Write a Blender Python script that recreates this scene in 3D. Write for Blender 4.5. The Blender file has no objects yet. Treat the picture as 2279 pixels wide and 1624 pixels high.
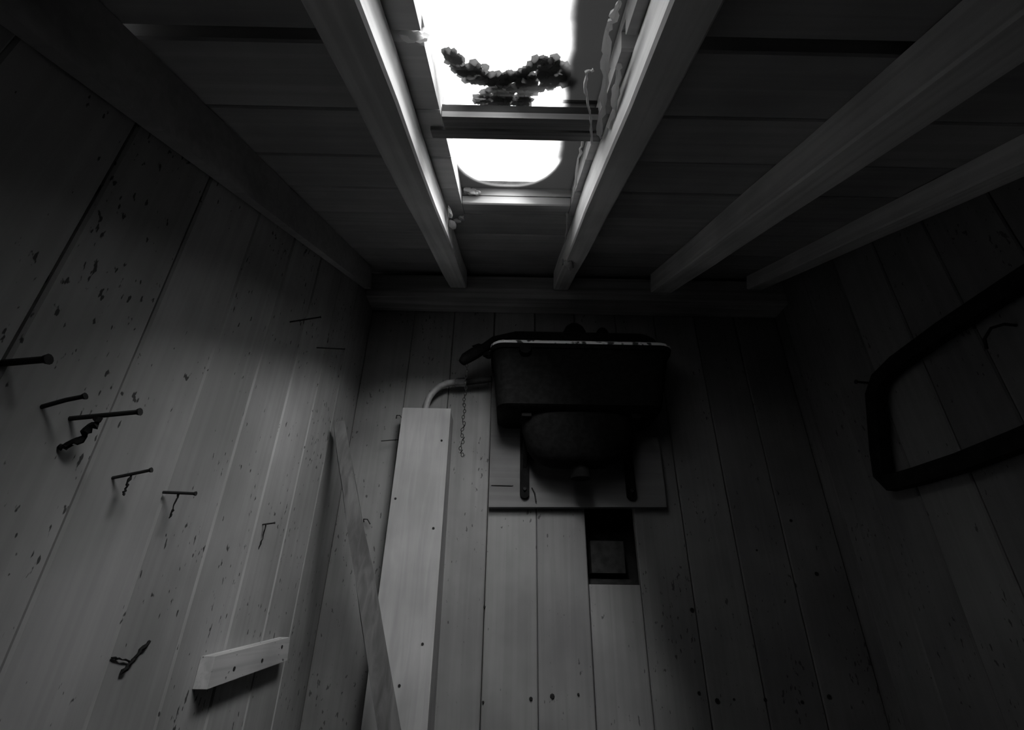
import bpy, bmesh, math, random
from mathutils import Vector, Matrix, noise

# ------------------------------------------------------------------ camera, sky, exposure
scene = bpy.context.scene
C = scene.collection
ZC = 1.50                                  # eye height above the floor
PITCH = math.radians(23.393)               # pitch of the roof, which rises towards the back wall
SIN, COS = math.sin(PITCH), math.cos(PITCH)

cam_data = bpy.data.cameras.new('camera')
cam_data.sensor_width = 36.0
cam_data.lens = 17.044
cam_data.clip_start = 0.01
cam = bpy.data.objects.new('camera', cam_data)
C.objects.link(cam)
cx_, cy_, cz_ = (Vector((0.999808, -0.014134, 0.013581)), Vector((-0.01857, -0.461321, 0.887039)), Vector((-0.006272, -0.887121, -0.461495)))
m = Matrix.Identity(4)
for r in range(3):
    m[r][0], m[r][1], m[r][2] = cx_[r], cy_[r], cz_[r]
m[2][3] = ZC
cam.matrix_world = m
scene.camera = cam

world = bpy.data.worlds.new('overcast_sky')
scene.world = world
world.use_nodes = True
bg = world.node_tree.nodes['Background']
bg.inputs['Color'].default_value = (1.0, 1.0, 1.0, 1)
bg.inputs['Strength'].default_value = 4.2

sun_data = bpy.data.lights.new('hazy_sun', 'SUN')      # bright haze around the veiled sun
sun_data.energy = 29.0
sun_data.angle = math.radians(64)
sun = bpy.data.objects.new('hazy_sun', sun_data)
C.objects.link(sun)
sun.location = (1.2, -1.5, 5.0)
SUN_DIR = Vector((0.25, -0.70, 0.67))              # towards the sun
sun.rotation_euler = SUN_DIR.to_track_quat('Z', 'Y').to_euler()

scene.view_settings.view_transform = 'Standard'
scene.view_settings.look = 'None'
scene.view_settings.gamma = 1.0
scene.view_settings.use_curve_mapping = False
scene.view_settings.exposure = 0.0

rnd = random.Random(7)

# ------------------------------------------------------------------ mesh helpers
class MB:
    def __init__(self):
        self.v, self.f = [], []

    def add(self, vs, fs):
        o = len(self.v)
        self.v += [tuple(v) for v in vs]
        self.f += [tuple(i + o for i in f) for f in fs]

    def box(self, x0, x1, y0, y1, z0, z1, fn=None):
        vs = [Vector((x, y, z)) for x in (x0, x1) for y in (y0, y1) for z in (z0, z1)]
        if fn: vs = [fn(v) for v in vs]
        self.add(vs, [(0, 1, 3, 2), (4, 6, 7, 5), (0, 4, 5, 1), (2, 3, 7, 6), (0, 2, 6, 4), (1, 5, 7, 3)])
        return self

    def loft(self, rings, closed=True, cap0=True, cap1=True):
        n = len(rings[0])
        vs = [p for r in rings for p in r]
        fs = []
        for k in range(len(rings) - 1):
            for i in range(n):
                j = (i + 1) % n
                fs.append((k*n + i, k*n + j, (k+1)*n + j, (k+1)*n + i))
        if cap0: fs.append(tuple(range(n - 1, -1, -1)))
        if cap1: fs.append(tuple((len(rings) - 1)*n + i for i in range(n)))
        self.add(vs, fs)
        return self

    def tube(self, pts, rad, seg=8, caps=True):
        pts = [Vector(p) for p in pts]
        if not isinstance(rad, (list, tuple)): rad = [rad] * len(pts)
        rings, up = [], None
        for i, p in enumerate(pts):
            t = (pts[min(i + 1, len(pts) - 1)] - pts[max(i - 1, 0)]).normalized()
            if up is None:
                up = t.orthogonal().normalized()
            up = (up - t * up.dot(t))
            up = up.normalized() if up.length > 1e-6 else t.orthogonal().normalized()
            s = t.cross(up)
            rings.append([p + (up * math.cos(a) + s * math.sin(a)) * rad[i] for a in [2*math.pi*k/seg for k in range(seg)]])
        self.loft(rings, cap0=caps, cap1=caps)
        return self

    def torus(self, c, R, r, axis, up, stretch=1.0, seg=10, sec=6):
        a = Vector(axis).normalized(); u = Vector(up).normalized(); w = a.cross(u)
        vs, fs = [], []
        for i in range(seg):
            t = 2*math.pi*i/seg
            d = u*math.cos(t)*stretch + w*math.sin(t)
            dn = (u*math.cos(t) + w*math.sin(t))
            for k in range(sec):
                q = 2*math.pi*k/sec
                vs.append(Vector(c) + d*R + dn*r*math.cos(q) + a*r*math.sin(q))
        for i in range(seg):
            for k in range(sec):
                fs.append((i*sec + k, ((i+1) % seg)*sec + k, ((i+1) % seg)*sec + (k+1) % sec, i*sec + (k+1) % sec))
        self.add(vs, fs)
        return self

    def lump(self, c, size, seed=0, amp=.35, freq=2.2, sub=2):
        bm = bmesh.new()
        bmesh.ops.create_icosphere(bm, subdivisions=sub, radius=1)
        c = Vector(c)
        vs = []
        for v in bm.verts:
            d = 1 + amp * noise.noise(v.co * freq + Vector((seed*3.1, seed*1.7, seed)))
            vs.append(c + Vector((v.co.x*size[0], v.co.y*size[1], v.co.z*size[2])) * d)
        fs = [tuple(v.index for v in f.verts) for f in bm.faces]
        bm.free()
        self.add(vs, fs)
        return self

    def build(self, name, mat, parent=None, smooth=False):
        me = bpy.data.meshes.new(name)
        me.from_pydata(self.v, [], self.f)
        bm = bmesh.new(); bm.from_mesh(me)
        bmesh.ops.recalc_face_normals(bm, faces=bm.faces)
        bm.to_mesh(me); bm.free()
        if smooth:
            for p in me.polygons: p.use_smooth = True
            me.update()
            try: me.set_sharp_from_angle(angle=math.radians(40))
            except Exception: pass
        me.materials.append(mat)
        o = bpy.data.objects.new(name, me)
        C.objects.link(o)
        if parent: o.parent = parent
        return o


def empty(name, loc=(0, 0, 0), rx=0.0):
    o = bpy.data.objects.new(name, None)
    o.empty_display_size = .05
    C.objects.link(o)
    o.location = loc
    o.rotation_euler = (rx, 0, 0)
    return o


def tag(o, label, cat, group=None):
    o['label'] = label
    o['category'] = cat
    if group: o['group'] = group
    return o


def structure(o, label=None):
    o['kind'] = 'structure'
    if label: o['label'] = label
    return o


def wp(x, y, z):                       # coordinates measured from the eye point
    return Vector((x, y, z + ZC))


def rp(x, s, n):                       # roof frame: s runs up the slope, n square to it
    return Vector((x, s*COS - n*SIN, s*SIN + n*COS + ZC))

# ------------------------------------------------------------------ materials
def nodes(name):
    mt = bpy.data.materials.new(name)
    mt.use_nodes = True
    nt = mt.node_tree
    nt.nodes.clear()
    return mt, nt, (lambda t, **k: _mk(nt, t, k))


def _mk(nt, t, k):
    n = nt.nodes.new(t)
    for a, v in k.items(): setattr(n, a, v)
    return n


def math_node(nt, op, a, b=None, clamp=False):
    n = nt.nodes.new('ShaderNodeMath'); n.operation = op; n.use_clamp = clamp
    for i, x in enumerate((a, b)):
        if x is None: continue
        if isinstance(x, (int, float)): n.inputs[i].default_value = x
        else: nt.links.new(x, n.inputs[i])
    return n.outputs[0]


def smooth_range(nt, val, lo, hi, t0=0.0, t1=1.0):
    n = nt.nodes.new('ShaderNodeMapRange'); n.interpolation_type = 'SMOOTHSTEP'
    nt.links.new(val, n.inputs['Value'])
    n.inputs['From Min'].default_value = lo; n.inputs['From Max'].default_value = hi
    n.inputs['To Min'].default_value = t0; n.inputs['To Max'].default_value = t1
    return n.outputs['Result']


def wood(name, base, axis, flecks=0.0, contrast=0.22, rough=0.85):
    mt, nt, N = nodes(name)
    L = nt.links.new
    out = N('ShaderNodeOutputMaterial'); bs = N('ShaderNodeBsdfPrincipled')
    tc = N('ShaderNodeTexCoord'); oi = N('ShaderNodeObjectInfo')
    off = N('ShaderNodeVectorMath', operation='ADD')
    sc = N('ShaderNodeVectorMath', operation='SCALE'); sc.inputs[0].default_value = (13.7, 7.3, 5.1)
    L(oi.outputs['Random'], sc.inputs['Scale'])
    L(tc.outputs['Object'], off.inputs[0]); L(sc.outputs[0], off.inputs[1])
    st = [70.0, 70.0, 70.0]; st['xyz'.index(axis)] = 2.2
    mp = N('ShaderNodeMapping'); mp.inputs['Scale'].default_value = st
    L(off.outputs[0], mp.inputs['Vector'])
    g = N('ShaderNodeTexNoise'); g.inputs['Scale'].default_value = 1.0; g.inputs['Detail'].default_value = 5; g.inputs['Distortion'].default_value = .6
    L(mp.outputs[0], g.inputs['Vector'])
    b = N('ShaderNodeTexNoise'); b.inputs['Scale'].default_value = 5.0; b.inputs['Detail'].default_value = 4
    L(off.outputs[0], b.inputs['Vector'])
    grain = smooth_range(nt, g.outputs['Fac'], .25, .75, 1 - contrast, 1 + contrast*.5)
    blot = smooth_range(nt, b.outputs['Fac'], .3, .7, .82, 1.12)
    per = math_node(nt, 'MULTIPLY_ADD', oi.outputs['Random'], .22)
    nt.nodes[-1].inputs[2].default_value = .89
    val = math_node(nt, 'MULTIPLY', math_node(nt, 'MULTIPLY', grain, blot), per)
    val = math_node(nt, 'MULTIPLY', val, base)
    if flecks > 0:
        st2 = [150.0, 150.0, 150.0]; st2['xyz'.index(axis)] = 62.0
        m2 = N('ShaderNodeMapping'); m2.inputs['Scale'].default_value = st2
        m2.inputs['Rotation'].default_value = (.35, .2, .3)
        L(off.outputs[0], m2.inputs['Vector'])
        fn = N('ShaderNodeTexNoise'); fn.inputs['Scale'].default_value = 1.0; fn.inputs['Detail'].default_value = 2.5
        L(m2.outputs[0], fn.inputs['Vector'])
        cl = N('ShaderNodeTexNoise'); cl.inputs['Scale'].default_value = 7.0
        L(off.outputs[0], cl.inputs['Vector'])
        th = math_node(nt, 'ADD', fn.outputs['Fac'], math_node(nt, 'MULTIPLY', cl.outputs['Fac'], .35))
        fl = smooth_range(nt, th, .855, .905, 1.0, 1.0 - flecks)
        val = math_node(nt, 'MULTIPLY', val, fl)
    cmb = N('ShaderNodeCombineColor')
    for i in range(3): L(val, cmb.inputs[i])
    L(cmb.outputs[0], bs.inputs['Base Color'])
    bs.inputs['Roughness'].default_value = rough
    bs.inputs['Specular IOR Level'].default_value = .15
    bp = N('ShaderNodeBump'); bp.inputs['Strength'].default_value = .12; bp.inputs['Distance'].default_value = .002
    L(g.outputs['Fac'], bp.inputs['Height']); L(bp.outputs[0], bs.inputs['Normal'])
    L(bs.outputs[0], out.inputs[0])
    return mt


def plain(name, v, rough=.7, spec=.2, metal=0.0, nscale=40.0, var=.35, bump=.3):
    mt, nt, N = nodes(name)
    L = nt.links.new
    out = N('ShaderNodeOutputMaterial'); bs = N('ShaderNodeBsdfPrincipled'); tc = N('ShaderNodeTexCoord')
    n = N('ShaderNodeTexNoise'); n.inputs['Scale'].default_value = nscale; n.inputs['Detail'].default_value = 5
    L(tc.outputs['Object'], n.inputs['Vector'])
    val = smooth_range(nt, n.outputs['Fac'], .3, .7, v*(1 - var), v*(1 + var))
    cmb = N('ShaderNodeCombineColor')
    for i in range(3): L(val, cmb.inputs[i])
    L(cmb.outputs[0], bs.inputs['Base Color'])
    bs.inputs['Roughness'].default_value = rough
    bs.inputs['Specular IOR Level'].default_value = spec
    bs.inputs['Metallic'].default_value = metal
    bp = N('ShaderNodeBump'); bp.inputs['Strength'].default_value = bump; bp.inputs['Distance'].default_value = .002
    L(n.outputs['Fac'], bp.inputs['Height']); L(bp.outputs[0], bs.inputs['Normal'])
    L(bs.outputs[0], out.inputs[0])
    return mt


def broken_highlight(name, dark, pale):
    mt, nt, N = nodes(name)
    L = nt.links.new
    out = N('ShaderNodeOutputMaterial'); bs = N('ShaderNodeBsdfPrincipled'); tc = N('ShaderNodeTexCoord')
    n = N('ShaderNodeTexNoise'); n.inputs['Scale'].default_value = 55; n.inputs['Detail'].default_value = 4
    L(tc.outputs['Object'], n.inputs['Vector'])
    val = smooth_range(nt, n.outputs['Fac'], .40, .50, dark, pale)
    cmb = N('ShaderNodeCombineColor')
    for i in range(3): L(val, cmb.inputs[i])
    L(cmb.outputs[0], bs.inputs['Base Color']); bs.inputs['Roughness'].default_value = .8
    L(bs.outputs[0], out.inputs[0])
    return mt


def backlit(name, v, trans):
    mt, nt, N = nodes(name)
    L = nt.links.new
    out = N('ShaderNodeOutputMaterial')
    d = N('ShaderNodeBsdfDiffuse'); t = N('ShaderNodeBsdfTranslucent'); a = N('ShaderNodeMixShader')
    d.inputs[0].default_value = (v, v, v, 1); t.inputs[0].default_value = (trans, trans, trans, 1)
    a.inputs[0].default_value = .5
    L(d.outputs[0], a.inputs[1]); L(t.outputs[0], a.inputs[2]); L(a.outputs[0], out.inputs[0])
    return mt


def dirty_glass(name):
    """clear pane with a film of grime settled along its right side and in its lower corners"""
    mt, nt, N = nodes(name)
    L = nt.links.new
    out = N('ShaderNodeOutputMaterial'); tc = N('ShaderNodeTexCoord'); sp = N('ShaderNodeSeparateXYZ')
    L(tc.outputs['Object'], sp.inputs[0])
    x, s = sp.outputs[0], sp.outputs[1]
    nz = N('ShaderNodeTexNoise'); nz.inputs['Scale'].default_value = 22; nz.inputs['Detail'].default_value = 4
    L(tc.outputs['Object'], nz.inputs['Vector'])
    wob = math_node(nt, 'MULTIPLY', math_node(nt, 'SUBTRACT', nz.outputs['Fac'], .5), .012)
    edge = math_node(nt, 'MULTIPLY_ADD', s, .062); nt.nodes[-1].inputs[2].default_value = .026
    a = smooth_range(nt, math_node(nt, 'ADD', math_node(nt, 'SUBTRACT', x, edge), wob), -.006, .012)
    ds = math_node(nt, 'POWER', math_node(nt, 'MAXIMUM', math_node(nt, 'DIVIDE', math_node(nt, 'SUBTRACT', s, .74), .152), 0.0), 2.4)
    dx = math_node(nt, 'POWER', math_node(nt, 'ABSOLUTE', math_node(nt, 'DIVIDE', math_node(nt, 'ADD', x, .010), .092)), 2.4)
    dx = math_node(nt, 'MULTIPLY', dx, smooth_range(nt, s, .735, .76))
    c = math_node(nt, 'ADD', math_node(nt, 'ADD', dx, ds), math_node(nt, 'MULTIPLY', wob, 6.0))
    b = smooth_range(nt, c, .95, 1.12)
    mask = math_node(nt, 'MULTIPLY', math_node(nt, 'MAXIMUM', a, b), .985)
    film = smooth_range(nt, nz.outputs['Fac'], .35, .75, .93, .80)
    tr = N('ShaderNodeBsdfTransparent'); cc = N('ShaderNodeCombineColor')
    for i in range(3): L(film, cc.inputs[i])
    L(cc.outputs[0], tr.inputs[0])
    gl = N('ShaderNodeBsdfGlossy'); gl.inputs['Roughness'].default_value = .05; gl.inputs[0].default_value = (.9, .9, .9, 1)
    m0 = N('ShaderNodeMixShader'); m0.inputs[0].default_value = .05
    L(tr.outputs[0], m0.inputs[1]); L(gl.outputs[0], m0.inputs[2])
    df = N('ShaderNodeBsdfDiffuse'); df.inputs[0].default_value = (.05, .05, .05, 1)
    tl = N('ShaderNodeBsdfTranslucent'); tl.inputs[0].default_value = (.085, .085, .085, 1)
    m1 = N('ShaderNodeMixShader'); m1.inputs[0].default_value = .5
    L(df.outputs[0], m1.inputs[1]); L(tl.outputs[0], m1.inputs[2])
    m2 = N('ShaderNodeMixShader')
    L(mask, m2.inputs[0]); L(m0.outputs[0], m2.inputs[1]); L(m1.outputs[0], m2.inputs[2])
    L(m2.outputs[0], out.inputs[0])
    return mt


M = dict(
    wall=wood('planed_wall_boards', .31, 'z', flecks=.8, contrast=.10),
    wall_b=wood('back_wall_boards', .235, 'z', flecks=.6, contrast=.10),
    wall_r=wood('shade_toned_wall_boards', .22, 'z', flecks=.6, contrast=.10),  # darker than the left wall; the right side's shade is put into this colour
    roof=wood('roof_boards', .42, 'x', contrast=.12),
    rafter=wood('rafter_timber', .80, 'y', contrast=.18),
    beam=wood('plate_timber', .58, 'x', contrast=.3),
    rail=wood('window_rail_timber', .42, 'x', contrast=.3),
    bar=wood('shade_toned_bar', .03, 'x', contrast=.5),  # backlit shade of the near slat is put into this dark colour
    bar2=wood('weathered_soffit', .22, 'x', contrast=.5),
    floor=wood('dirty_floor_boards', .05, 'x', contrast=.3),
    casing=wood('casing_board', .40, 'z', contrast=.12),
    stick=wood('rough_stick', .14, 'z', contrast=.4),
    board=wood('mounting_board', .16, 'x', contrast=.12),
    block=wood('block_wood', .42, 'y', flecks=.7),
    dark=plain('roofing_felt', .03, .95),
    iron=plain('black_cast_iron', .007, .8, .08, nscale=90),
    rust=plain('rusty_nail', .025, .8, .1),
    lead=plain('grey_pipe', .30, .5, .4, nscale=60, var=.2),
    glint=broken_highlight('painted_rim_highlight', .05, .95),  # pale broken band painted in for light caught along the rim
    web=backlit('dusty_web', .75, .5),
    webdark=backlit('dark_web', .04, .02),
    moss=backlit('moss', .05, .35),
    glass=dirty_glass('dirty_glass'),
    frame=plain('black_frame', .012, .8, .1),
    brick=plain('cavity_block', .035, .9),
)

# ------------------------------------------------------------------ the room
XL, XR, D, YF = -0.414, 0.802, 1.2234, -0.62        # left, right, back and front faces
PB, PW = 0.0743, 0.12                                # phase and width of the wall boards
N1, N2, N3 = 0.320, 0.372, 0.410                     # rafter soffit, roof boards, glass
T = 0.018


def roof_z(y, n=N2):
    return (n + y*SIN) / COS


def plank(name, parent, mat, w0, w1, l0, l1, fn, t=T, ch=.0024, gap=.0009):
    """board between w0 and w1; fn(w, l, d) places it, d = 0 at the room face; l0, l1 numbers or functions of w"""
    a, b = w0 + gap*rnd.uniform(.4, 1.6), w1 - gap*rnd.uniform(.4, 1.6)
    dz = rnd.uniform(-.0012, .0008)
    sec = [(a, -t), (b, -t), (b, dz - ch), (b - ch, dz), (a + ch, dz), (a, dz - ch)]
    g0 = l0 if callable(l0) else (lambda w: l0)
    g1 = l1 if callable(l1) else (lambda w: l1)
    mb = MB().loft([[fn(w, g0(w), d) for w, d in sec], [fn(w, g1(w), d) for w, d in sec]])
    return mb.build(name, mat, parent)


FL = -ZC                                             # floor level measured from the eye
fb = lambda w, l, d: wp(w, D - d, l)
wall_back = structure(MB().box(XL - .05, XR + .05, D + .11, D + .125, 0, ZC + roof_z(D + .12, N2 - .002)).build('wall_back', M['dark']),
                      'back wall of upright planed boards behind the cistern')
edges = [XL] + [PB + j*PW for j in range(-3, 6)] + [XR]
HOLE = (0.070, 0.262)
for a, b in zip(edges, edges[1:]):
    if abs(a - (PB + PW)) < 1e-6:                    # the board that has a length sawn out
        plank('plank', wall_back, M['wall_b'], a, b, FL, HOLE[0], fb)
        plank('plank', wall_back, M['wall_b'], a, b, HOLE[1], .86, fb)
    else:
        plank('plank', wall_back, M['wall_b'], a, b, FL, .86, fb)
# nail heads left in the boards
for k, (x, z) in enumerate([(-.041, -.158), (.059, -.151), (.104, -.146), (.159, -.142), (.415, -.137), (.451, -.150), (.487, -.147),
                            (.553, -.147), (.425, .02), (.60, .15), (.70, .22), (.73, .10), (-.045, .02), (.63, -.15), (.69, -.14)]):
    r_ = .0028 + .0014*((k*7) % 3)
    MB().tube([wp(x, D - .0025, z), wp(x, D + .002, z)], [r_*.7, r_], 7).build('nail_head', M['rust'], wall_back)
# the outer skin and a block seen through the gap
MB().box(.21, .292, D + .045, D + .105, ZC + .098, ZC + .172).build('cavity_block', M['brick'], wall_back)
MB().box(.19, .33, D + .06, D + .109, ZC + .03, ZC + .086).build('cavity_block', M['brick'], wall_back)

fl_ = lambda w, l, d: wp(XL + d, w, l)
wall_left = structure(MB().box(XL - .035, XL - .021, YF - .02, D + .02, 0, ZC - .25 + .30, lambda v: v).build('wall_left', M['dark']),
                      'left wall of upright planed boards with rusty nails')
ys = [.3583 + j*PW for j in range(-9, 8)]
ys = [YF] + [y for y in ys if YF + .02 < y < D - .03] + [D + .015]
for a, b in zip(ys, ys[1:]):
    plank('plank', wall_left, M['wall'], a, b, FL, lambda w: roof_z(w) - .002, fl_)
fr_ = lambda w, l, d: wp(XR - d, w, l)
wall_right = structure(MB().box(XR + .021, XR + .035, YF - .02, D + .02, 0, ZC + .05).build('wall_right', M['dark']),
                       'right wall of upright planed boards in deep shade')
ys = [1.1845 - .004 - j*PW for j in range(0, 16)][::-1]
ys = [YF] + [y for y in ys if YF + .02 < y] + [D + .015]
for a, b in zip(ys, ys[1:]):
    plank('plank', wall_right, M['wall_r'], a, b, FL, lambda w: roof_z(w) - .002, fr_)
# skins behind the side walls follow the slope
for o, x0, x1 in ((wall_left, XL - .035, XL - .021), (wall_right, XR + .021, XR + .035)):
    mb = MB()
    y0, y1 = YF - .02, D + .12
    prof = [(y0, FL), (y1, FL), (y1, roof_z(y1) - .002), (y0, roof_z(y0) - .002)]
    mb.loft([[wp(x0, y, z) for y, z in prof], [wp(x1, y, z) for y, z in prof]])
    me = mb.build('skin', M['dark'])
    old = o.data; o.data = me.data; bpy.data.objects.remove(me); bpy.data.meshes.remove(old)
ff = lambda w, l, d: wp(w, YF + d, l)
wall_front = structure(MB().box(XL - .03, XR + .03, YF - .034, YF - .021, 0, ZC + roof_z(YF) - .01).build('wall_front', M['dark']),
                       'front wall of upright boards')
xs = [XL + .1216*k for k in range(11)]
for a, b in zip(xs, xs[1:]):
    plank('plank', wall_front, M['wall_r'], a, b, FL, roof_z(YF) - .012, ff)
floor = structure(MB().box(XL - .03, XR + .03, YF - .03, D + .12, -.045, -.021).build('floor', M['dark']), 'boarded floor')
fz = lambda w, l, d: Vector((l, w, d))
ys = [YF + k*.1316 for k in range(15)]
for a, b in zip(ys, ys[1:]):
    plank('plank', floor, M['floor'], a, b, XL + .001, XR - .001, fz)

# ------------------------------------------------------------------ the roof (built in its own sloping frame)
ceiling = structure(empty('ceiling', (0, 0, ZC), PITCH), 'sloping ceiling of cross boards carried by rafters')
OX0, OX1, OS0, OS1 = -0.096, 0.113, 0.32, 0.903      # the roof-light opening
fc = lambda w, l, d: Vector((l, w, N2 - d))
rows = [.487, .607, .728, .842, .958, 1.075, 1.195, 1.315, 1.432, 1.55, 1.66]
near = [.471 - k*.12 for k in range(0, 11)]
spans = list(zip(rows, rows[1:])) + [(b, a) for a, b in zip(near, near[1:])]
E0, E1 = XL - .045, XR + .045
for a, b in spans:
    if b <= OS0 + .02 or a >= OS1:
        plank('board', ceiling, M['roof'], a, b, E0, E1, fc, t=.02)
    else:
        plank('board', ceiling, M['roof'], a, b, E0, OX0, fc, t=.02)
        plank('board', ceiling, M['roof'], a, b, OX1, E1, fc, t=.02)
        if b > OS1: plank('board', ceiling, M['rail'], OS1, b, OX0 + .001, OX1 - .001, fc, t=.016)
        if a < OS0: plank('board', ceiling, M['roof'], a, OS0, OX0 + .001, OX1 - .001, fc, t=.02)
# roofing felt laid over the boards, left open above the light
FN0, FN1 = N3 + .003, N3 + .018
mb = MB()
S0, S1 = -.80, 1.67
mb.box(E0, OX0 - .02, S0, S1, FN0, FN1); mb.box(OX1 + .02, E1, S0, S1, FN0, FN1)
mb.box(OX0 - .02, OX1 + .02, S0, OS0 - .02, FN0, FN1); mb.box(OX0 - .02, OX1 + .02, OS1 + .022, S1, FN0, FN1)
for q in (E0, E1 - .006): mb.box(q, q + .006, S0, S1, N2 + .0215, FN0 - .0005)
for q in (S0, S1 - .006): mb.box(E0 + .007, E1 - .007, q, q + .006, N2 + .0215, FN0 - .0005)
mb.build('roofing_felt', M['dark'], ceiling)
# rafters
for x0, x1, n0, s1, lab in ((-.176, -.1275, N1, 1.385, 'rafter left of the roof light, its inner side brightly lit'),
                            (.1245, .1685, N1, 1.385, 'rafter right of the roof light'),
                            (.408, .470, N1 - .003, 1.385, 'rafter halfway to the right wall'),
                            (.688, .735, N1 + .012, 1.385, 'rafter near the right wall')):
    c = .003
    sec = [(x0, N2 - .0015), (x1, N2 - .0015), (x1, n0 + c), (x1 - c, n0), (x0 + c, n0), (x0, n0 + c)]
    steps = 14
    rings = []
    for k in range(steps + 1):
        s = -.66 + (s1 + .66)*k/steps
        w = .0012*math.sin(k*1.9 + x0*40)
        rings.append([Vector((x + w, s, n)) for x, n in sec])
    o = MB().loft(rings).build('rafter', M['rafter'], ceiling)
    o['label'] = lab
# plate along the head of the back wall
o = MB().box(XL + .001, XR - .001, 1.146, 1.2215, ZC + .812, ZC + .888).build('wall_plate', M['beam'])
o.parent = ceiling; o.matrix_parent_inverse = Matrix.Translation((0, 0, ZC)) @ Matrix.Rotation(PITCH, 4, 'X')
o.matrix_parent_inverse.invert()
# strip along the top of the left wall
trim = MB().loft([[Vector((XL + .001 + a, s, n)) for a, n in ((0, N2 - .002), (.018, N2 - .002), (.018, N2 - b), (0, N2 - b))]
                  for s, b in ((-.6, .092), (1.36, .066))]).build('trim_1', M['roof'])
trim.location = (0, 0, ZC); trim.rotation_euler = (PITCH, 0, 0)
structure(trim, 'dark strip along the top of the left wall under the ceiling')

# the roof light
win = structure(empty('window_1', (0, 0, ZC), PITCH), 'narrow dirty roof light between two rafters')
def rail(name, x0, x1, s0, s1, n0, n1, mat='rail'):
    return MB().box(x0, x1, s0, s1, n0, n1).build(name, M[mat], win)
rail('window_kerb', OX0 - .022, OX0 - .0005, OS0 - .02, OS1 + .02, N2 + .0215, N3 + .002, 'rail')
rail('window_kerb', OX1 + .0005, OX1 + .022, OS0 - .02, OS1 + .02, N2 + .0215, N3 + .002, 'rail')
rail('window_rail', OX0, OX1, OS1 + .0005, OS1 + .020, N2 + .0175, N3 + .001)
rail('window_rail', OX0, OX1, OS0 - .018, OS0, N2 + .0215, N3 + .001)
rail('glazing_bar', OX0 + .001, OX1 - .001, .616, .641, N2 + .006, N2 + .016, 'bar')
rail('glazing_bar', OX0 + .0015, OX1 - .0015, .614, .6405, N2 - .002, N2 + .0055, 'bar2')
rail('glazing_bar', OX0 - .018, OX1 + .010, .6425, .664, N2 - .004, N2 + .010, 'bar2')
pane_up = MB().box(OX0 - .015, OX1 + .015, OS0 - .012, .638, N3 - .003, N3).build('pane', M['glass'], win)
pane_lo = MB().box(OX0 - .015, OX1 + .015, .630, OS1 + .012, N3 - .006, N3 - .003).build('pane', M['glass'], win)

# ------------------------------------------------------------------ moss and webs on the roof light
def inside(p, poly):
    c = False
    for (x0, y0), (x1, y1) in zip(poly, poly[1:] + poly[:1]):
        if (y0 > p[1]) != (y1 > p[1]) and p[0] < (x1 - x0)*(p[1] - y0)/(y1 - y0) + x0: c = not c
    return c
outline = [(-.088, .548), (-.070, .552), (-.062, .572), (-.050, .567), (-.037, .573), (-.031, .590), (.003, .588), (.012, .576), (.025, .563), (.049, .560),
           (.063, .572), (.078, .588), (.078, .602), (.057, .612), (.034, .624), (.020, .630), (.026, .645), (.016, .660), (-.004, .652), (-.012, .660), (-.042, .660), (-.054, .645),
           (-.048, .625), (-.026, .619), (-.036, .611), (-.060, .609), (-.077, .590)]
mb = MB()
mr = random.Random(5)
for gx in range(-23, 22):
    for gs in range(136, 167):
        q = (gx*.004 + mr.uniform(-.002, .002), gs*.004 + mr.uniform(-.002, .002))
        if inside(q, outline) and mr.random() < .56:
            r_ = mr.uniform(.0042, .0082)
            mb.lump((q[0], q[1], N3 + .003 + mr.uniform(0, .002)), (r_, r_*1.1, .0028), seed=gx*3 + gs, amp=.5, freq=2.5, sub=1)
clump = mb.build('moss_clump', M['moss'], None, smooth=True)
clump.location = (0, 0, ZC); clump.rotation_euler = (PITCH, 0, 0)
tag(clump, 'dark ragged patch of moss across the upper pane of the roof light', 'moss')


def strand(name, pts, rad, label, cat, mat='web', seed=1, jit=.0018, frame=rp, group=None):
    r2 = random.Random(seed)
    P = [frame(*q) for q in pts]
    Q, rr = [], []
    for i in range(len(P) - 1):
        for k in range(4):
            t = k/4
            Q.append(P[i].lerp(P[i+1], t) + Vector((r2.uniform(-jit, jit), r2.uniform(-jit, jit), r2.uniform(-jit, jit))))
            rr.append(rad*r2.uniform(.55, 1.5))
    Q.append(P[-1]); rr.append(rad*.4)
    o = MB().tube(Q, rr, 5).build(name, M[mat], None, smooth=True)
    return tag(o, label, cat, group)
strand('cobweb_strand', [(.095, .424, .372), (.095, .446, .37), (.092, .463, .37), (.098, .502, .37), (.103, .527, .368), (.109, .568, .366), (.114, .61, .362), (.121, .642, .36)],
       .0036, 'thick pale strand of dusty web running down beside the right rafter', 'cobweb', seed=2)
strand('cobweb_strand', [(.089, .520, .372), (.082, .524, .372), (.084, .548, .370), (.093, .578, .366), (.102, .611, .362), (.110, .654, .355)],
       .0016, 'thin pale web thread ending in a small loop above the glazing bar', 'cobweb', seed=5, jit=.0006)
strand('cobweb_strand', [(.113, .494, .36), (.117, .527, .355), (.121, .560, .352), (.1225, .60, .350)],
       .0034, 'short pale web lying against the lit side of the right rafter', 'cobweb', seed=8)
strand('cobweb_strand', [(.100, .666, .374), (.101, .704, .374), (.107, .793, .374), (.111, .866, .373)],
       .0022, 'pale web along the right edge of the lower pane', 'cobweb', seed=11)
strand('cobweb_strand', [(.110, .93, .368), (.117, .99, .362), (.119, 1.06, .352)],
       .0020, 'faint web thread below the roof light by the right rafter', 'cobweb', mat='web', seed=14)
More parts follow.
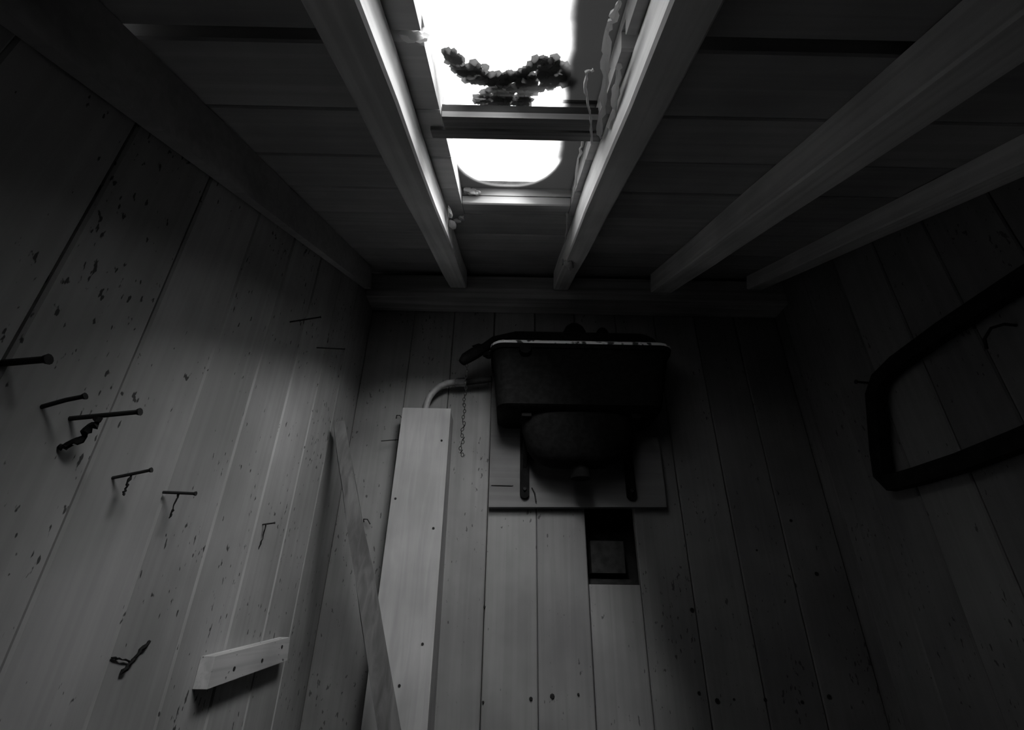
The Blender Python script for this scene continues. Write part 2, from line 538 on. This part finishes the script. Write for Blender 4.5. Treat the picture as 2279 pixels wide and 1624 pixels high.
def tuft(pts, label, mat='web', cat='cobweb', frame=rp, name='cobweb_tuft', seed=0):
    mb = MB()
    for k, (x, s, n, a, b, c) in enumerate(pts):
        mb.lump(frame(x, s, n), (a, b, c), seed=seed + k*2.3, amp=.7, freq=2.4)
    return tag(mb.build(name, M[mat], None, smooth=True), label, cat)
tuft([(.131, 1.10, .316, .010, .012, .007), (.140, 1.115, .314, .007, .012, .006), (.119, 1.10, .318, .003, .010, .003)],
     'pale ragged web clump on the lower end of the right rafter', seed=4)
tuft([(-.118, .945, .345, .007, .012, .005), (-.111, .955, .357, .009, .006, .004), (-.101, .950, .362, .006, .006, .004), (-.118, .90, .352, .004, .014, .006)],
     'pale crumbling web between the left rafter and the roof light', seed=9)
tuft([(-.086, .896, .395, .008, .006, .006), (-.076, .898, .393, .009, .005, .007), (-.066, .897, .391, .006, .005, .004)],
     'small heap of pale crumbs in the lower left corner of the roof light', name='debris_heap', cat='debris', seed=16)
tuft([(-.108, .478, .374, .013, .006, .006), (-.100, .481, .376, .009, .005, .005)],
     'pale crumbs lodged in the gap of the boards left of the upper pane', name='debris_heap', cat='debris', seed=23)

# ------------------------------------------------------------------ the cistern and what carries it
back = MB().loft([[wp(x, 1.2005, z) for x, z in ((-.043, .236), (.391, .243), (.395, .63), (-.046, .63))],
                  [wp(x, 1.2215, z) for x, z in ((-.043, .236), (.391, .243), (.395, .63), (-.046, .63))]]).build('mounting_board', M['board'])
tag(back, 'wide plain board fixed flat to the back wall behind the cistern', 'board')

def rrect(cx, cy, hx, hy, r_front, r_back, z, n=7):
    pts = []
    for (sx, sy, r, a0) in ((1, -1, r_front, -90), (1, 1, r_back, 0), (-1, 1, r_back, 90), (-1, -1, r_front, 180)):
        for k in range(n):
            a = math.radians(a0 + 90*k/(n - 1))
            pts.append(wp(cx + sx*(hx - r) + r*math.cos(a), cy + sy*(hy - r) + r*math.sin(a), z))
    return pts

cist = empty('cistern', tuple(wp(.178, 1.12, .435)))
tag(cist, 'black cast iron flushing cistern mounted high on the back wall', 'cistern')
inv = Matrix.Translation(-cist.location)
def cpart(mb, name, mat, smooth=True, parent=None):
    o = mb.build(name, M[mat], None, smooth=smooth)
    o.parent = parent or cist
    o.matrix_parent_inverse = inv
    return o
cy, hy = 1.1245, .0745
tank = cpart(MB().loft([rrect(.170, cy + .006, .185, hy - .008, .028, .012, .436), rrect(.171, cy, .198, hy - .001, .030, .012, .446),
                        rrect(.181, cy, .222, hy, .032, .012, .594)]), 'tank', 'iron')
cpart(MB().loft([rrect(.182, cy - .003, .227, hy + .002, .034, .012, .5942), rrect(.182, cy - .004, .230, hy + .003, .036, .012, .6055)]), 'rim', 'iron')
cpart(MB().loft([rrect(.182, cy - .004, .230, hy + .003, .036, .012, .6057), rrect(.182, cy - .004, .230, hy + .003, .036, .012, .6120), rrect(.182, cy + .000, .225, hy - .003, .033, .012, .6195)]), 'rim_edge', 'glint')
lid = cpart(MB().loft([rrect(.182, cy + .011, .216, hy - .017, .035, .012, .6197), rrect(.182, cy + .012, .212, hy - .018, .05, .012, .655),
                       rrect(.182, cy + .018, .200, hy - .026, .045, .012, .670)]), 'lid', 'iron')
for x, r_ in ((.176, .034), (.252, .020)):
    rings = [[wp(x + r_*math.cos(t)*math.cos(a), 1.125 + r_*.8*math.sin(t)*math.cos(a), .6705 + .046*math.sin(a)*(.75 if r_ < .03 else 1)) for t in [2*math.pi*k/14 for k in range(14)]]
             for a in (0, .4, .8, 1.15, 1.45)]
    cpart(MB().loft(rings), 'lid_boss', 'iron')
well = []
for z, hx, hyy in ((.4355, .135, .060), (.40, .133, .059), (.36, .122, .054), (.335, .105, .046), (.322, .078, .035), (.318, .045, .02)):
    well.append([wp(.169 + hx*math.copysign(abs(math.cos(t))**.7, math.cos(t)), 1.128 + hyy*math.copysign(abs(math.sin(t))**.7, math.sin(t)), z)
                 for t in [2*math.pi*k/28 for k in range(28)]])
cpart(MB().loft(well), 'well', 'iron')
cpart(MB().loft([[wp(.174 + r_*math.cos(t), 1.128 + r_*math.sin(t), z) for t in [2*math.pi*k/16 for k in range(16)]]
                 for z, r_ in ((.321, .021), (.306, .022), (.300, .024), (.290, .024))]), 'outlet', 'iron')
bolt = cpart(MB().tube([wp(.040, 1.0485, .587), wp(.040, 1.036, .587)], [.017, .014], 12), 'bolt', 'iron')
# lever with its forked end
cpart(MB().tube([wp(.02, 1.10, .660), wp(-.040, 1.10, .643), wp(-.062, 1.10, .622), (wp(-.090, 1.10, .604)), wp(-.112, 1.10, .588), wp(-.121, 1.10, .576)],
                [.012, .012, .013, .016, .015, .010], 10), 'lever', 'iron')
cpart(MB().lump(wp(-.075, 1.10, .624), (.020, .012, .008), seed=3, amp=.6).lump(wp(-.055, 1.10, .600), (.012, .01, .010), seed=5, amp=.7), 'lever_pivot', 'iron')

# pull chain, its links alternately turned
chain = empty('pull_chain', tuple(wp(-.1075, 1.10, .568)))
tag(chain, 'short rusty pull chain hanging from the cistern lever', 'chain')
ci = Matrix.Translation(-chain.location)
zc = .566
shared = {}
for k in range(31):
    key = k % 2
    if key not in shared:
        mb = MB().torus((0, 0, 0), .0030, .0009, (1, 0, 0) if key else (0, 1, 0), (0, 0, 1), stretch=1.6)
        o = mb.build('link', M['rust'], None, True); shared[key] = o.data
    else:
        o = bpy.data.objects.new('link', shared[key]); C.objects.link(o)
    o.parent = chain
    dx = .0016*math.sin(k*.9) if k < 20 else .003*math.sin(k*1.3)
    o.location = (dx, 0, -k*.0078)
    if k in (21, 22, 25, 29): o.rotation_euler = (0, .5, 0)

# supply pipe with its coupling
pipe = empty('supply_pipe', tuple(wp(-.217, 1.19, .40)))
tag(pipe, 'grey supply pipe bending out of the casing into the cistern', 'pipe')
pi_ = Matrix.Translation(-pipe.location)
def ppart(mb, name, mat):
    o = mb.build(name, M[mat], None, True); o.parent = pipe; o.matrix_parent_inverse = pi_; return o
arc = [wp(-.145, 1.19, .563), wp(-.165, 1.19, .560), wp(-.184, 1.19, .550), wp(-.200, 1.19, .535), wp(-.211, 1.19, .517), wp(-.2165, 1.19, .495), wp(-.2175, 1.19, .46), wp(-.2175, 1.19, .30)]
ppart(MB().tube(arc, .0088, 12), 'bend', 'lead')
ppart(MB().tube([wp(-.146, 1.19, .563), wp(-.142, 1.19, .563), wp(-.120, 1.19, .564), wp(-.116, 1.19, .564)], [.0088, .0125, .0125, .0105], 6), 'coupling', 'lead')
ppart(MB().tube([wp(-.117, 1.19, .564), wp(-.070, 1.185, .568), wp(-.046, 1.18, .570)], .0085, 10), 'tail', 'rust')

# brackets under the cistern
def bracket(x, label):
    b = empty('wall_bracket', tuple(wp(x, 1.198, .26)))
    tag(b, label, 'bracket', 'iron brackets under the cistern')
    iv = Matrix.Translation(-b.location)
    pts = []
    w = .0115
    prof = [(-w, .432), (w, .432)] + [(w*math.cos(a), .268 - w*math.sin(a)) for a in [math.pi*k/8 for k in range(9)]]
    mb = MB().loft([[wp(x + a, 1.2002, z) for a, z in prof], [wp(x + a, 1.190, z) for a, z in prof]])
    o = mb.build('bracket_leg', M['iron']); o.parent = b; o.matrix_parent_inverse = iv
    o = MB().box(x - w, x + w, 1.075, 1.1995, ZC + .424, ZC + .4345).build('bracket_arm', M['iron']); o.parent = b; o.matrix_parent_inverse = iv
    br = [(1.190, .33), (1.178, .345), (1.140, .395), (1.10, .424), (1.115, .424), (1.150, .398), (1.190, .352)]
    o = MB().loft([[wp(x - .005, y, z) for y, z in br], [wp(x + .005, y, z) for y, z in br]]).build('bracket_brace', M['iron']); o.parent = b; o.matrix_parent_inverse = iv
    o = MB().tube([wp(x, 1.1895, .278), wp(x, 1.184, .278)], [.005, .004], 8).build('screw', M['rust']); o.parent = b; o.matrix_parent_inverse = iv
bracket(.044, 'left black iron bracket carrying the cistern')
bracket(.306, 'right black iron bracket carrying the cistern')

# ------------------------------------------------------------------ casing over the pipe
cas = empty('pipe_casing', (-.205, 1.17, 0))
tag(cas, 'pale boxed wooden casing over the pipe on the back wall', 'casing')
ic = Matrix.Translation(-cas.location)
def capart(mb, name, mat='casing'):
    o = mb.build(name, M[mat]); o.parent = cas; o.matrix_parent_inverse = ic; return o
def cas_y(z): return 1.158 - (.477 - z)*.066           # the front stands out further towards the floor
def cas_x(z, e): return (-.270 if e == 0 else -.147) + (.477 - z)*(.012)
zt, zb = .477, FL + .002
capart(MB().loft([[wp(cas_x(z, 0), cas_y(z), z), wp(cas_x(z, 1), cas_y(z), z), wp(cas_x(z, 1), cas_y(z) + .014, z), wp(cas_x(z, 0), cas_y(z) + .014, z)] for z in (zb, -.2, zt - .004)][:3]), 'front_board')
for e, sgn in ((0, 1), (1, -1)):
    t0 = .014
    capart(MB().loft([[wp(cas_x(z, e), cas_y(z) + .0145, z), wp(cas_x(z, e) + sgn*t0, cas_y(z) + .0145, z), wp(cas_x(z, e) + sgn*t0, D - .001, z), wp(cas_x(z, e), D - .001, z)] for z in (zb, -.2, zt - (.012 if e else .02))]), 'side_board')
for x, z in ((-.163, .385), (-.163, .175), (-.163, -.05), (-.257, .24), (-.20, -.12)):
    capart(MB().tube([wp(x, cas_y(z) - .0012, z), wp(x, cas_y(z) + .003, z)], [.0028, .0032], 7), 'nail_head', 'rust')

# ------------------------------------------------------------------ stick leaning in the corner
def oriented_bar(a, b, w, t, facing, name, mat, jit=.0015, seed=1, steps=24):
    r2 = random.Random(seed)
    a, b = Vector(a), Vector(b)
    d = (b - a).normalized()
    fdir = Vector(facing); fdir = (fdir - d*fdir.dot(d)).normalized()
    sd = d.cross(fdir)
    rings = []
    for k in range(steps + 1):
        p = a.lerp(b, k/steps)
        j = lambda: r2.uniform(-jit, jit)
        w_ = w*min(1.0, .68 + 1.6*k/steps)
        rings.append([p + sd*(w_/2 + j()) + fdir*t/2, p - sd*(w_/2 + j()) + fdir*t/2, p - sd*(w_/2 + j()) - fdir*t/2, p + sd*(w_/2 + j()) - fdir*t/2])
    return MB().loft(rings).build(name, mat)
stick = oriented_bar(wp(-.391, 1.062, .392), wp(.302, .805, -1.494), .036, .018, (.25, -1, .1), 'leaning_stick', M['stick'])
tag(stick, 'rough narrow stick leaning against the left wall near the corner', 'stick')

# ------------------------------------------------------------------ block on the left wall
blk = empty('wall_block', tuple(wp(XL, .93, -.06)))
tag(blk, 'short pale wooden block nailed to the lower left wall', 'block')
ib = Matrix.Translation(-blk.location)
bx0, bx1 = XL + .0005, XL + .020
P8 = [(.778, -.053), (1.030, -.038), (1.038, -.075), (.778, -.0905)]
o = MB().loft([[wp(bx0, y, z) for y, z in P8], [wp(bx1, y, z) for y, z in P8]]).build('body', M['block']); o.parent = blk; o.matrix_parent_inverse = ib
for y, z in ((.84, -.072), (.93, -.068), (1.00, -.052)):
    o = MB().tube([wp(bx1 + .001, y, z), wp(bx1 - .002, y, z)], [.0028, .0032], 7).build('nail_head', M['rust']); o.parent = blk; o.matrix_parent_inverse = ib

# ------------------------------------------------------------------ nails
def nail(base, head, r_, label, hr=1.55, bend=0.0, name='nail'):
    a, b = Vector(base), Vector(head)
    d = (b - a).normalized()
    mid = a.lerp(b, .55) + Vector((0, 0, bend))
    mb = MB().tube([a - d*.004, a.lerp(b, .25) + Vector((0, 0, bend*.6)), mid, b.lerp(a, .02)], r_, 8)
    mb.tube([b - d*r_*.6, b + d*r_*.5], [r_*hr*.8, r_*hr], 10)
    return tag(mb.build(name, M['rust'], None, True), label, 'nail', 'rusty nails in the left wall')
nail(wp(XL, .359, .180), wp(XL + .032, .359, .184), .0030, 'thick rusty nail at the left edge of the picture')
nail(wp(XL, .405, .160), wp(XL + .033, .405, .171), .0021, 'rusty nail tilted upward, second nail from the left edge', bend=.001)
nail(wp(XL, .436, .161), wp(XL + .062, .436, .169), .0024, 'longest rusty nail, with a dark fuzzy tuft hanging under it')
nail(wp(XL, .512, .124), wp(XL + .037, .512, .133), .0018, 'thin rusty nail tilted upward and wrapped in dark web')
nail(wp(XL, .595, .128), wp(XL + .039, .595, .127), .0018, 'straight level rusty nail with a thread hanging from its middle')
nail(wp(XL, .862, .134), wp(XL + .020, .862, .137), .0013, 'tiny rusty nail farthest along the left wall')
nail(wp(XL, .779, .488), wp(XL + .055, .779, .500), .0014, 'thin nail high in the shade of the left wall')
nail(wp(XL, .913, .508), wp(XL + .060, .913, .506), .0014, 'thin nail high on the left wall nearest the corner')
def back_nail(pts, label, r_=.0013):
    o = MB().tube([wp(*q) for q in pts], r_, 7).build('nail', M['rust'], None, True)
    return tag(o, label, 'nail')
back_nail([(-.262, 1.224, .407), (-.285, 1.205, .403), (-.322, 1.190, .394)], 'thin nail sticking out left of the pipe casing', .0012)
back_nail([(-.345, 1.225, .200), (-.343, 1.212, .205), (-.333, 1.208, .204), (-.325, 1.210, .193)], 'small bent nail in the corner between stick and casing')
back_nail([(-.30, 1.225, .468), (-.297, 1.214, .474), (-.288, 1.212, .473), (-.282, 1.213, .466)], 'small curled nail beside the top of the casing', .0012)
back_nail([(.062, 1.2015, .284), (.069, 1.196, .270), (.072, 1.195, .250)], 'bent nail beside the left cistern bracket', .0018)
back_nail([(-.038, 1.199, .288), (.012, 1.198, .288), (.016, 1.197, .2885)], 'fine wire with a knob lying on the mounting board', .0009)

# dark webs hanging from the nails and clinging to the left wall
def dark_tuft(pts, rad, label, seed, jit=.0018):
    return strand('cobweb_tuft', pts, rad, label, 'cobweb', mat='webdark', seed=seed, jit=jit, frame=wp)
dark_tuft([(XL + .030, .436, .163), (XL + .024, .437, .152), (XL + .014, .438, .143), (XL + .006, .438, .134), (XL + .001, .436, .133)],
          .0030, 'dark fuzzy tuft hanging under the longest nail', 31)
dark_tuft([(XL + .018, .512, .127), (XL + .018, .512, .119), (XL + .017, .513, .112), (XL + .019, .512, .106)],
          .0014, 'dark wisp hanging from the thin tilted nail', 33, .001)
dark_tuft([(XL + .019, .595, .127), (XL + .018, .596, .118), (XL + .017, .597, .107), (XL + .016, .597, .098)],
          .0011, 'dark thread hanging from the straight level nail', 35, .0008)
dark_tuft([(XL + .006, .862, .133), (XL + .003, .868, .112), (XL + .001, .868, .095)], .0010, 'dark thread hanging from the tiny nail', 37, .0006)
dark_tuft([(XL + .0022, .655, -.030), (XL + .003, .640, -.041), (XL + .003, .632, -.050), (XL + .0022, .622, -.060)],
          0.0021, 'dark smear of web between two boards low on the left wall', 39, .001)
dark_tuft([(XL + .0022, .632, -.049), (XL + .002, .612, -.045), (XL + .0015, .600, -.043)], .0009, 'fine side thread of the low dark web smear', 41, .0006)

# ------------------------------------------------------------------ dark frame on the right wall
def frame_px():
    x = XR - .024
    pts = [(.30, .455), (.45, .463), (.60, .466), (.73, .467), (.85, .462), (.905, .452), (.932, .430), (.952, .375), (.972, .320), (.985, .272), (.972, .252), (.90, .248), (.80, .246), (.70, .249), (.60, .254), (.45, .262), (.30, .275), (.262, .31), (.25, .36), (.262, .42)]
    n = len(pts)
    rings = []
    for i in range(n):
        p = Vector((0, *pts[i])); a = Vector((0, *pts[i-1])); b = Vector((0, *pts[(i+1) % n]))
        t = (b - a).normalized(); nr = Vector((0, -t.z, t.y))
        w, th = .0165, .010
        q = Vector((x, p.y, p.z + ZC))
        rings.append([q + nr*w + Vector((th, 0, 0)), q - nr*w + Vector((th, 0, 0)), q - nr*w*.9 - Vector((th, 0, 0)), q + nr*w*.9 - Vector((th, 0, 0))])
    rings.append(rings[0])
    return MB().loft(rings, cap0=False, cap1=False).build('wall_frame', M['frame'], None, True)
tag(frame_px(), 'black open frame of flat bar hung on the shaded right wall', 'frame')
nl = MB().tube([wp(XR + .004, .945, .462), wp(XR - .044, .945, .466)], .0026, 8).tube([wp(XR - .043, .945, .466), wp(XR - .045, .945, .466)], .005, 8)
tag(nl.build('nail', M['rust'], None, True), 'nail at the far upper corner of the black frame', 'nail')
hk = MB().tube([wp(XR + .003, .640, .420), wp(XR - .020, .640, .422), wp(XR - .026, .655, .424), wp(XR - .026, .672, .414), wp(XR - .024, .678, .398)], .0024, 8)
tag(hk.build('hook', M['rust'], None, True), 'small bent hook on the wall inside the black frame', 'hook')
